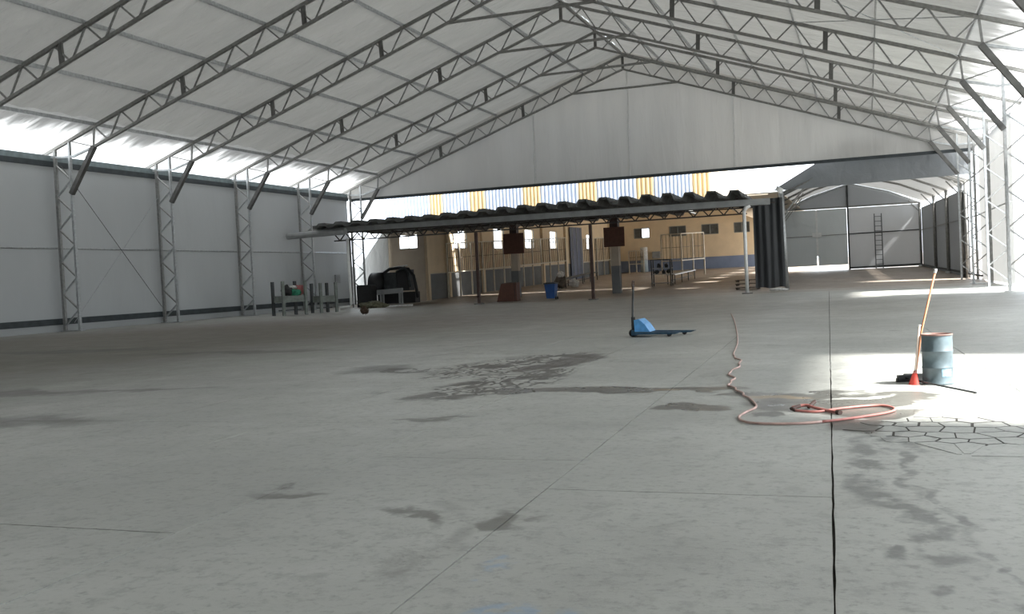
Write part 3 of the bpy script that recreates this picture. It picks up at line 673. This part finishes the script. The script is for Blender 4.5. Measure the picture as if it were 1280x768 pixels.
def long_table(p0, p1, lb, topm, wd=.7, h=.74, nl=4):
    p0, p1 = Vector(p0), Vector(p1); L_ = (p1-p0).length; a = math.atan2(p1.y-p0.y, p1.x-p0.x); dz = gz(p1.y)-gz(p0.y)
    t = thing('long_table', lb, 'table', (p0.x, p0.y, gz(p0.y)), a)
    MB().bar((0, 0, h), (L_, 0, h+dz), wd, .07, up=(0, 0, 1)).build('tabletop', topm, t)
    for i in range(nl):
        s = .2+(L_-.4)*i/(nl-1); g = dz*s/L_
        for k in (-1, 1): MB().bar((s, k*wd*.4, g), (s, k*wd*.4, g+h), .06).build('leg', M['ink'], t)
    MB().bar((0, 0, .3), (L_, 0, .3+dz), .05).build('stretcher', M['ink'], t); return t
long_table((-23.4, 76.5), (-24.4, 90.5), 'long dark table receding behind the brown post right of the blue bin', M['ink'], nl=5)
long_table((-14.3, 75.5), (-14.0, 83.5), 'long bench with a shiny top receding towards the blue dado', M['galv'], nl=4)
t = thing('shelf_unit', 'tall grey metal shelf unit standing at the near end of the shiny bench', 'shelf', (-14.5, 73.2, gz(73.2)))
for x in (-.75, .75):
    for y in (-.35, .35): MB().box((x*.95, y, 1.0), (.08, .08, 2.0)).build('upright', M['ink'], t)
for z in (.25, .9, 1.35, 2.0): MB().box((0, 0, z), (1.6, .75, .05)).build('shelf_board', M['ink'] if z > 1.5 else M['fascia'], t)
for x, z, d, wh in ((-.4, 1.08, .35, 'middle shelf, left'), (.15, 1.05, .28, 'middle shelf, centre'), (.5, 1.1, .3, 'middle shelf, right'), (-.2, 1.53, .3, 'upper shelf, left'), (.35, 1.53, .25, 'upper shelf, right')):
    tag(MB().blob((-14.5+x, 73.2, gz(73.2)+z), (d, .4, .34), seed=x*9).build('bundle', M['ink']), 'dark bundle on the grey metal shelf unit, '+wh, 'bundle', 'bundles on the metal shelf unit')
tag(MB().blob((-23.3, 75.8, gz(76)+.55), (.9, .8, 1.1), 2).build('sack', M['wood']), 'brown sack heaped at the near end of the long dark table', 'sack')
tag(MB().blob((-23.2, 75.6, gz(76)+1.15), (.55, .5, .5), 5).build('sack', M['cloth']), 'pale sack on top of the brown sack by the dark table', 'sack')
tag(MB().blob((-22.3, 76.2, gz(76)+.40), (.8, .6, .7), 8).build('sack', M['cloth']), 'pale sack on the floor right of the brown sack', 'sack')
t = thing('pallet_stack', 'low stack of dark pallets just left of the white post by the black tarp', 'pallet', (-7.25, 64.6, gz(64.6)))
for k in range(3):
    for i in range(4): MB().box((0, -.45+.3*i, .12+.24*k), (1.5, .16, .04)).build('slat', M['wood'], t)
    for i in (-1, 0, 1): MB().box((i*.65, 0, .05+.24*k), (.10, 1.1, .10)).build('bearer', M['wood'], t)

# ------------------------------------------------------------------ drape, machine and clutter at the left rear
tag(MB().prism([(-38.6, 66.7, .0), (-34.0, 66.7, .1), (-34.0, 66.7, 5.9), (-34.5, 66.7, 5.4), (-36.6, 66.7, 2.9), (-38.6, 66.7, 3.3)], (0, .03, 0)).build('draped_sheet', M['drape']), 'pale sheet with a slanted top edge draped between side wall and hall', 'sheet')
t = thing('bench_stand', 'light grey metal bench standing in front of the black machine', 'bench', (-31.8, 62.3, 0))
MB().bar((-1.05, 0, .98), (1.0, 0, 1.06), .35, .22).build('top_rail', M['fascia'], t)
for x in (-.62, .85):
    for y in (-.2, .2): MB().box((x, y, .45), (.12, .08, .9)).build('leg', M['fascia'], t)
t = thing('machine', 'bulky black machine with drum and hoses in the left rear corner', 'machine', (-32, 64, .07))
MB().tube([(-1.75, -.5, 1.55), (-.9, -.5, 1.55)], .80, 18).build('drum', M['black'], t, True)
MB().tube([(-1.82, -.5, 1.55), (-1.72, -.5, 1.55)], .45, 16).build('drum_hub', M['ink'], t)
MB().box((-.35, 0, 1.65), (1.0, .9, 1.3)).build('left_casing', M['ink'], t); MB().box((.65, 0, 1.7), (.95, .9, 1.5)).build('right_casing', M['black'], t)
MB().box((0, .1, .45), (3.0, .8, .8)).build('base', M['black'], t)
MB().tube([(-.9, -.3, 2.3), (-.4, -.4, 2.55), (.4, -.4, 2.6), (1.1, -.4, 2.5), (1.5, -.4, 2.0), (1.65, -.4, 1.2), (1.75, -.4, .4)], .11, 10).build('hose', M['black'], t, True)
MB().tube([(-1, -.3, 2.4), (0, -.35, 2.68), (1.0, -.3, 2.75)], .05, 8).build('pipe', M['cloth'], t, True)
MB().tube([(.2, -.5, 2.3), (.9, -.6, 2.6), (1.2, -.6, 2.2), (1.3, -.6, 1.2)], .10, 8).build('hose', M['ink'], t, True)
MB().tube([(-1.9, -.6, .75), (-2.7, -.6, .85)], .07, 8).tube([(-2.75, -.66, .85), (-2.75, -.5, .85)], .2, 12).build('tow_arm', M['black'], t)
t = thing('black_crate', 'black box standing behind the white downpipe in the left rear corner', 'box', (-33.1, 61.3, 0))
MB().box((0, 0, .75), (1.15, .8, 1.5)).build('body', M['black'], t); MB().box((0, -.03, 1.53), (1.05, .8, .06)).build('lid', M['ink'], t)
tag(MB().blob((-31.0, 58.2, .16), (1.9, 1.3, .60), 3).build('sacking_heap', M['olive']), 'flat heap of olive sacking on the floor right of the white downpipe', 'sack')
t = thing('timber_offcut', 'pale timber plank lying behind the olive sacking', 'plank', (-30.3, 59.6, 0)); MB().bar((-1.2, 0, .06), (1.3, .5, .06), .12, .25).build('plank', M['cloth'], t); MB().bar((-.9, -.6, .05), (.4, -.3, .05), .10, .2).build('plank', M['cloth'], t)
b = MB(); rb = random.Random(5)
for i in range(130):
    v = Vector((rb.gauss(0, 1), rb.gauss(0, 1), rb.gauss(0, 1))).normalized(); b.bar((0, 0, .27), tuple(Vector((0, 0, .27))+v*rb.uniform(.2, .25)), .03)
t = thing('wire_ball', 'round brown bristly ball on the floor in front of the downpipe', 'brush', (-23.75, 43.65, 0))
o = b.build('bristles', M['bush'], t); o['kind'] = 'stuff'; MB().blob((0, 0, .25), (.3, .3, .32), 2).build('core', M['bush'], t, True)

# ------------------------------------------------------------------ work tables by the left wall
def frame_table(loc, L_, W_, top, ph, lb, rz=0):
    t = thing('work_table', lb, 'table', loc, rz)
    MB().box((0, 0, top-.19), (L_, W_, .38)).build('tabletop', M['greyt'], t)
    for x in (-1, 1):
        for y in (-1, 1): MB().box((x*(L_/2), y*(W_/2), ph/2), (.16, .13, ph)).build('leg', M['greyt'] if y < 0 else M['ink'], t)
    MB().bar((-L_/2, 0, .3), (L_/2, 0, .3), .06).build('stretcher', M['ink'], t); return t
frame_table((-31.7, 49.3, 0), 1.5, 1.1, 1.14, 1.98, 'grey work table with tall corner posts and a heap of cloths on it', R(65))
frame_table((-31.0, 52.0, 0), 1.1, .95, 1.02, 1.80, 'smaller grey work table with corner posts, right of the heaped one', R(65))
tag(MB().blob((-31.75, 49.15, 1.38), (.75, .6, .66), 1, .25).build('black_bag', M['black'], None, True), 'crumpled black bag on the left grey work table', 'bag')
tag(MB().blob((-31.35, 49.35, 1.30), (.7, .5, .42), 4, .25).build('green_cloth', M['green'], None, True), 'crumpled green cloth on the left grey work table', 'cloth')
tag(MB().blob((-31.45, 49.95, 1.42), (.8, .45, .62), 6, .25).build('red_cloth', M['redcloth'], None, True), 'faded red cloth behind the green cloth on the work table', 'cloth')
tag(MB().blob((-31.55, 49.45, 1.63), (.55, .4, .20), 9, .25).build('white_cloth', M['cloth'], None, True), 'small white cloth lying on top of the heap on the work table', 'cloth')

# ------------------------------------------------------------------ black tarp and the second tent
def ftarp(u, v): x = -6.35+1.75*u; return (x, 60.6+.035*math.sin(u*26)+.05*math.sin(u*9+v*2)-.15*v*0, .22+5.35*v+(.04*math.sin(u*9) if v < .1 else 0))
tag(MB().grid(ftarp, 48, 10).build('black_curtain', M['tarp'], None, True), 'black tarpaulin curtain hanging in folds left of the second tent', 'curtain')
tag(MB().blob((-5.0, 60.1, .10), (1.0, .35, .22), 3).build('white_rag', M['cloth'], None, True), 'white rag on the floor at the foot of the black curtain', 'cloth')
TY = R(4.5); O = Vector((-4.62, 62.0)); tu = Vector((-math.sin(TY), math.cos(TY))); tw = Vector((math.cos(TY), math.sin(TY)))
t2 = struct(empty('wall_annex', (O.x, O.y, 0), TY), 'second smaller tent joined beyond the right rear corner')
TL, TW, TE, TP = 25.4, 10.9, 6.2, 8.1      # length, width, eave, ridge
tz = lambda y: gz(O.y+y)
def tf(y): return TE+(TP-TE)
# columns and rafters, frames every 5.8 m
fy = [.2, 5.9, 11.7, 17.5, TL-.1]
for i, y in enumerate(fy):
    g = tz(y)
    fr = thing('annex_frame', 'grey tube frame of the second tent, %s' % ['at its open front', 'first inside the front', 'in the middle', 'last before its end wall', 'against its end wall'][i], 'frame', (O.x+tu.x*y, O.y+tu.y*y, 0), TY, 'frames of the second tent')
    lean = -.25 if i == 0 else 0
    MB().tube([(0, 0, g), (lean*.6, 0, TE)], .13 if i == 0 else .08, 8).build('upright', M['galv'] if i == 0 else M['chord'], fr, True)
    MB().tube([(TW, 4.15 if i == 0 else 0, g), (TW, 4.15 if i == 0 else 0, TE)], .11, 8).build('upright', M['chord'], fr, True)
    if i == 0: y0_, g = 4.15, tz(4.15)
    else: y0_ = 0
    ry = 4.15 if i == 0 else 0
    MB().tube([(0, ry, TE), (TW*.22, ry, TE+(TP-TE)*.55), (TW*.5, ry, TP), (TW*.78, ry, TE+(TP-TE)*.55), (TW, ry, TE)], .08, 8).build('rafter', M['chord'] if i != 4 else M['galv'], fr, True)
    MB().bar((0, ry, TE-1.4), (TW*.13, ry, TE+.45), .08).build('corner_brace', M['chord'], fr)
    MB().bar((TW, ry, TE-.8), (TW*.92, ry, TE+.2), .08).build('corner_brace', M['chord'], fr)
    if i in (2, 3, 4): MB().box((TW, -.1, g+.08), (.45, .45, .16)).build('foot_block', M['white'], fr)
# end wall: door bay + panels
MB().grid(lambda u, v: (5.25+(TW-5.25)*u, TL, .95+(TE-.1-.95)*v), 8, 6).build('end_panel', M['tent'], t2)
MB().prism([(-.2, TL, TE), (TW+.2, TL, TE), (TW*.78, TL, TE+(TP-TE)*.55+.14), (TW*.5, TL, TP+.14), (TW*.22, TL, TE+(TP-TE)*.55+.14)], (0, .03, 0)).build('end_gable', M['tent'], t2)
MB().box((TW*.5, TL-.06, TE), (TW, .12, .16)).build('end_beam', M['chord'], t2)
MB().bar((5.25, TL-.08, 3.9), (TW, TL-.08, 3.95), .09).build('end_rail', M['ink'], t2)
MB().bar((5.25, TL-.08, 1.05), (TW, TL-.08, 1.10), .12, .18).build('end_base', M['ink'], t2)
MB().bar((5.25, TL-.1, .9), (5.25, TL-.1, 8.0), .14).build('end_post', M['ink'], t2)
dr = struct(empty('door_2', (O.x+tu.x*(TL-.15), O.y+tu.y*(TL-.15), 0), TY), 'pale double fabric door with light showing beneath')
for a, b_ in ((.1, 2.65), (2.75, 5.15)): MB().box(((a+b_)/2, 0, 3.72), (b_-a, .06, 4.75)).build('door_leaf', M['tentdoor'], dr)
MB().box((2.7, -.08, 4.1), (.16, .06, 3.9)).build('door_stile', M['white'], dr)
MB().box((2.7, -.14, 3.95), (.75, .06, .40)).build('door_latch', M['white'], dr, label='white latch plates'); MB().bar((.1, -.06, 3.85), (5.15, -.06, 3.9), .05).build('door_rail', M['chord'], dr)
# side walls, roof
for y0, y1 in zip(fy, fy[1:]):
    MB().prism([(TW+.12, max(4.25, y0), tz(y0)), (TW+.12, y1, tz(y1)), (TW+.12, y1, 5.76), (TW+.12, max(4.25, y0), 5.76)], (.02, 0, 0)).build('side_panel', M['tent'], t2)
    MB().prism([(-.12, y0, tz(y0)), (-.12, y1, tz(y1)), (-.12, y1, TE), (-.12, y0, TE)], (-.02, 0, 0)).build('side_panel', M['tent'], t2)
    for k, (xa, za, xb, zb) in enumerate(((-.35, TE-.0, TW*.22, TE+(TP-TE)*.55+.1), (TW*.22, TE+(TP-TE)*.55+.1, TW*.5, TP+.1), (TW*.5, TP+.1, TW*.78, TE+(TP-TE)*.55+.1), (TW*.78, TE+(TP-TE)*.55+.1, TW+.40, TE+.02))):
        MB().grid(lambda u, v, xa=xa, xb=xb, za=za, zb=zb, y0=y0, y1=y1: (xa+(xb-xa)*u, max(4.25, y0)+(y1-max(4.25, y0))*v, za+(zb-za)*u), 3, 3).build('roof_panel', M['tent'], t2)
for z, mt in ((3.9, 'chord'),): MB().bar((TW+.02, .2, z), (TW+.02, TL, z), .06).build('side_rail', M[mt], t2)
MB().bar((TW+.04, .2, .35), (TW+.04, TL, tz(TL)+.15), .1, .14).build('side_base', M['ink'], t2)
# front valance
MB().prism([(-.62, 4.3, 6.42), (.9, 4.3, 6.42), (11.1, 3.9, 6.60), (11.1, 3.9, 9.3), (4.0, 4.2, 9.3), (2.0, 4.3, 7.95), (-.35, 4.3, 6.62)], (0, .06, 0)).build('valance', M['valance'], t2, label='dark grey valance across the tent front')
tag(MB().tube([(O.x-.30, O.y-.3, 6.0), (O.x-.15, O.y-.3, 6.25)], .22, 12).build('floodlight', M['white']), 'small white lamp at the top of the second tent front post', 'lamp')
# ladder leaning on the end wall
t = thing('ladder', 'dark ladder against the end wall of the second tent', 'ladder', (O.x+tu.x*(TL-.4)+tw.x*7.6, O.y+tu.y*(TL-.4)+tw.y*7.6, tz(TL-.4)), TY)
for x in (-.28, .28): MB().bar((x, 0, 0), (x, .1, 4.6), .08).build('rail', M['ladder'], t)
for i in range(11): MB().bar((-.28, .03, .35+.4*i), (.28, .03, .35+.4*i), .05).build('rung', M['ladder'], t)

# ------------------------------------------------------------------ pallet jack
t = thing('pallet_jack', 'blue hand pallet jack with upright handle on the open floor', 'pallet jack', (-5.1, 22.65, 0), R(-3))
for y, x1 in ((-.27, 1.05), (.27, 1.28)):
    b = MB(); b.prism([(0, y-.09, .06), (x1-.1, y-.09, .06), (x1, y-.09, .09), (x1, y-.09, .10), (0, y-.09, .13)], (0, .18, 0)); b.build('fork', M['jackdark'], t)
    MB().tube([(x1-.25, y-.05, .05), (x1-.25, y+.05, .05)], .045, 12).build('fork_roller', M['black'], t)
MB().prism([(-.02, -.27, .06), (.34, -.27, .12), (.22, -.27, .30), (.08, -.27, .42), (-.03, -.27, .40)], (0, .54, 0)).build('body', M['jackblue'], t)
MB().box((-.05, 0, .10), (.12, .5, .12)).build('crosshead', M['jackdark'], t)
MB().tube([(-.12, 0, .10), (-.12, 0, .46)], .05, 12).build('pump', M['ink'], t, True)
for y in (-.08, .08): MB().tube([(-.12, y-.03, .09), (-.12, y+.03, .09)], .09, 16).build('steer_wheel', M['black'], t, True)
MB().tube([(-.15, 0, .25), (-.13, 0, .5), (-.09, 0, 1.12)], .024, 10).build('handle_shaft', M['ink'], t, True)
lp = [(-.09, .0, 1.10), (-.09, -.05, 1.14), (-.085, -.07, 1.22), (-.08, -.05, 1.30), (-.08, 0, 1.31), (-.08, .05, 1.30), (-.085, .07, 1.22), (-.09, .05, 1.14), (-.09, 0, 1.10)]
MB().tube(lp, .018, 8).build('handle_grip', M['brown'], t, True, label='brown loop grip'); MB().tube([(-.085, .0, 1.12), (-.08, 0, 1.22)], .012, 6).build('release_lever', M['ink'], t)

# ------------------------------------------------------------------ drum, brooms, pole, hose
t = thing('steel_drum', 'blue-grey open-topped steel drum beside the brooms', 'drum', (.75, 12.7, 0))
r0 = .172
MB().lathe([(r0-.004, .0), (r0+.006, .004), (r0+.006, .018), (r0, .026), (r0, .19), (r0+.006, .198), (r0+.006, .205), (r0, .213), (r0, .385), (r0+.006, .393), (r0+.006, .402), (r0, .41), (r0, .582)], n=40, capb=True).build('shell', M['drum'], t, True)
MB().lathe([(r0, .582), (r0+.008, .586), (r0+.008, .6), (r0-.004, .602), (r0-.008, .58), (r0-.008, .03)], n=40, capb=False).build('rim', M['drumin'], t, True)
MB().lathe([(r0-.008, .03), (.001, .03)], n=40).build('drum_floor', M['drumin'], t)
MB().grid(lambda u, v: ((r0+.002)*math.cos(R(-78+42*u)), (r0+.002)*math.sin(R(-78+42*u)), .10+.09*v), 8, 1).build('label_patch', mat('blue_label', (.16, .30, .42), .5, var=.3, scale=40), t, label='faded blue print near the bottom')
def broom(base, top, lb, hm, tilt, bm_, bw=.10):
    base, top = Vector(base), Vector(top); t = thing('broom', lb, 'broom', base); d = (top-base)
    MB().tube([tuple(d*.14), tuple(d)], .012, 8).build('handle', hm, t, True)
    MB().tube([tuple(d*.99), tuple(d*1.02)], .015, 8).build('handle_cap', M['white'], t, True)
    u = d.normalized(); sx = Vector((.8, -.6, 0)).normalized()
    def fn(a, b_):
        th = a*2*math.pi; wq = (bw*(1-b_)+.028*b_); dq = (.035*(1-b_)+.022*b_)
        return d*(.20*b_)+sx*wq*math.cos(th)+Vector((-sx.y, sx.x, 0))*dq*math.sin(th)
    MB().grid(fn, 16, 6).build('bristles', bm_, t, True)
    MB().tube([tuple(d*.17), tuple(d*.24)], .022, 8).build('ferrule', M['red'], t, True); return t
broom((.475, 12.60, .0), (.565, 12.68, .70), 'short broom with red bristles leaning left of the drum', M['pole'], 0, M['bristle'], .07)
t = thing('broom', 'tall orange-handled broom standing behind the left edge of the drum', 'broom', (.515, 13.02, 0))
MB().tube([(0, 0, .08), (.085, 0, .62), (.262, -.02, 1.33)], .0125, 8).build('handle', M['stick'], t, True); MB().tube([(.260, -.02, 1.32), (.272, -.02, 1.37)], .017, 8).build('handle_cap', M['white'], t, True)
MB().box((0, 0, .065), (.28, .06, .05)).build('head', M['ink'], t); MB().prism([(-.13, -.03, .04), (.13, -.03, .04), (.14, -.04, 0.005), (-.14, -.04, 0.005)], (0, .07, 0)).build('bristles', M['black'], t)
t = thing('floor_broom', 'dark broom lying on the floor in front of the drum', 'broom', (.40, 12.90, 0))
MB().tube([(0, 0, .05), (.30, -.55, .03), (.67, -1.18, .014)], .012, 8).build('handle', M['ink'], t, True)
MB().box((-.02, .02, .06), (.16, .06, .05), R(20)).build('head', M['ink'], t); MB().box((-.03, .03, .025), (.17, .05, .045), R(20)).build('bristles', M['black'], t)
hp = [(-4.21, 32.4), (-3.56, 28.0), (-2.93, 23.4), (-2.46, 19.7), (-2.20, 17.0), (-1.97, 16.0), (-1.87, 14.94), (-1.90, 14.1), (-1.73, 13.34), (-1.72, 12.7), (-1.57, 12.2), (-1.41, 11.66), (-1.25, 11.1), (-1.16, 10.6), (-1.22, 10.24), (-1.25, 9.86), (-1.14, 9.56), (-.93, 9.47), (-.64, 9.5), (-.36, 9.68), (-.08, 9.94), (.14, 10.21), (.21, 10.45), (.12, 10.68), (-.04, 10.68), (-.31, 10.48), (-.53, 10.26), (-.74, 10.34)]
def smooth(P, n=6):
    out = []
    for i in range(len(P)-1):
        p0, p1, p2, p3 = P[max(i-1, 0)], P[i], P[i+1], P[min(i+2, len(P)-1)]
        for k in range(n):
            t_ = k/n; out.append(tuple(.5*((2*b)+(-a+c)*t_+(2*a-5*b+4*c-d)*t_*t_+(-a+3*b-3*c+d)*t_**3) for a, b, c, d in zip(p0, p1, p2, p3)))
    return out+[tuple(P[-1])]
sp = smooth(hp); hz = [(x+.02*math.sin(i*1.1) if 24 < i < 70 else x, y, .016) for i, (x, y) in enumerate(sp)]
t = thing('water_hose', 'pinkish red water hose snaking over the floor and looping at the puddle', 'hose', (0, 0, 0))
cut = 112
MB().tube(hz[:cut+1], .013, 8).build('hose_pipe', M['hosew'], t, True, label='pale pink stretch of hose'); MB().tube(hz[cut:], .013, 8).build('hose_pipe', M['red'], t, True, label='redder stretch of the loop')
MB().tube([(-.74, 10.34, .02), (-.78, 10.36, .03), (-.70, 10.44, .05)], .020, 8).build('hose_nozzle', M['brown'], t, True)
t = thing('hose_end', 'short dark red hose piece with fitting lying inside the loop', 'hose', (0, 0, 0))
MB().tube(smooth([(-.78, 10.45, .03), (-.65, 10.52, .045), (-.55, 10.40, .035), (-.42, 10.30, .02), (-.33, 10.20, .02)]), .016, 8).build('hose_pipe', M['red'], t, True)
MB().tube([(-.33, 10.2, .02), (-.30, 10.16, .02)], .026, 10).build('fitting', M['brown'], t)
MB().tube([(-.62, 10.5, .03), (-.56, 10.62, .07)], .02, 8).build('valve', M['brown'], t)

# ------------------------------------------------------------------ small pieces hang on the part that carries them
def sub(tn, child, par):
    for t in [o for o in S.collection.objects if o.get('category') and o.name.split('.')[0] == tn]:
        ks = [o for o in t.children]; ps = [o for o in ks if o.name.split('.')[0] == par]
        for k in ks:
            if k.name.split('.')[0] == child and ps: k.parent = ps[0]
sub('pallet_jack', 'handle_grip', 'handle_shaft'); sub('pallet_jack', 'release_lever', 'handle_shaft'); sub('pallet_jack', 'pump', 'body')
sub('steel_drum', 'label_patch', 'shell'); sub('steel_drum', 'rim', 'shell'); sub('wheeled_bin', 'handle', 'lid'); sub('machine', 'drum_hub', 'drum')
sub('broom', 'handle_cap', 'handle'); sub('broom', 'bristles', 'head'); sub('floor_broom', 'bristles', 'head'); sub('water_hose', 'hose_nozzle', 'hose_pipe')
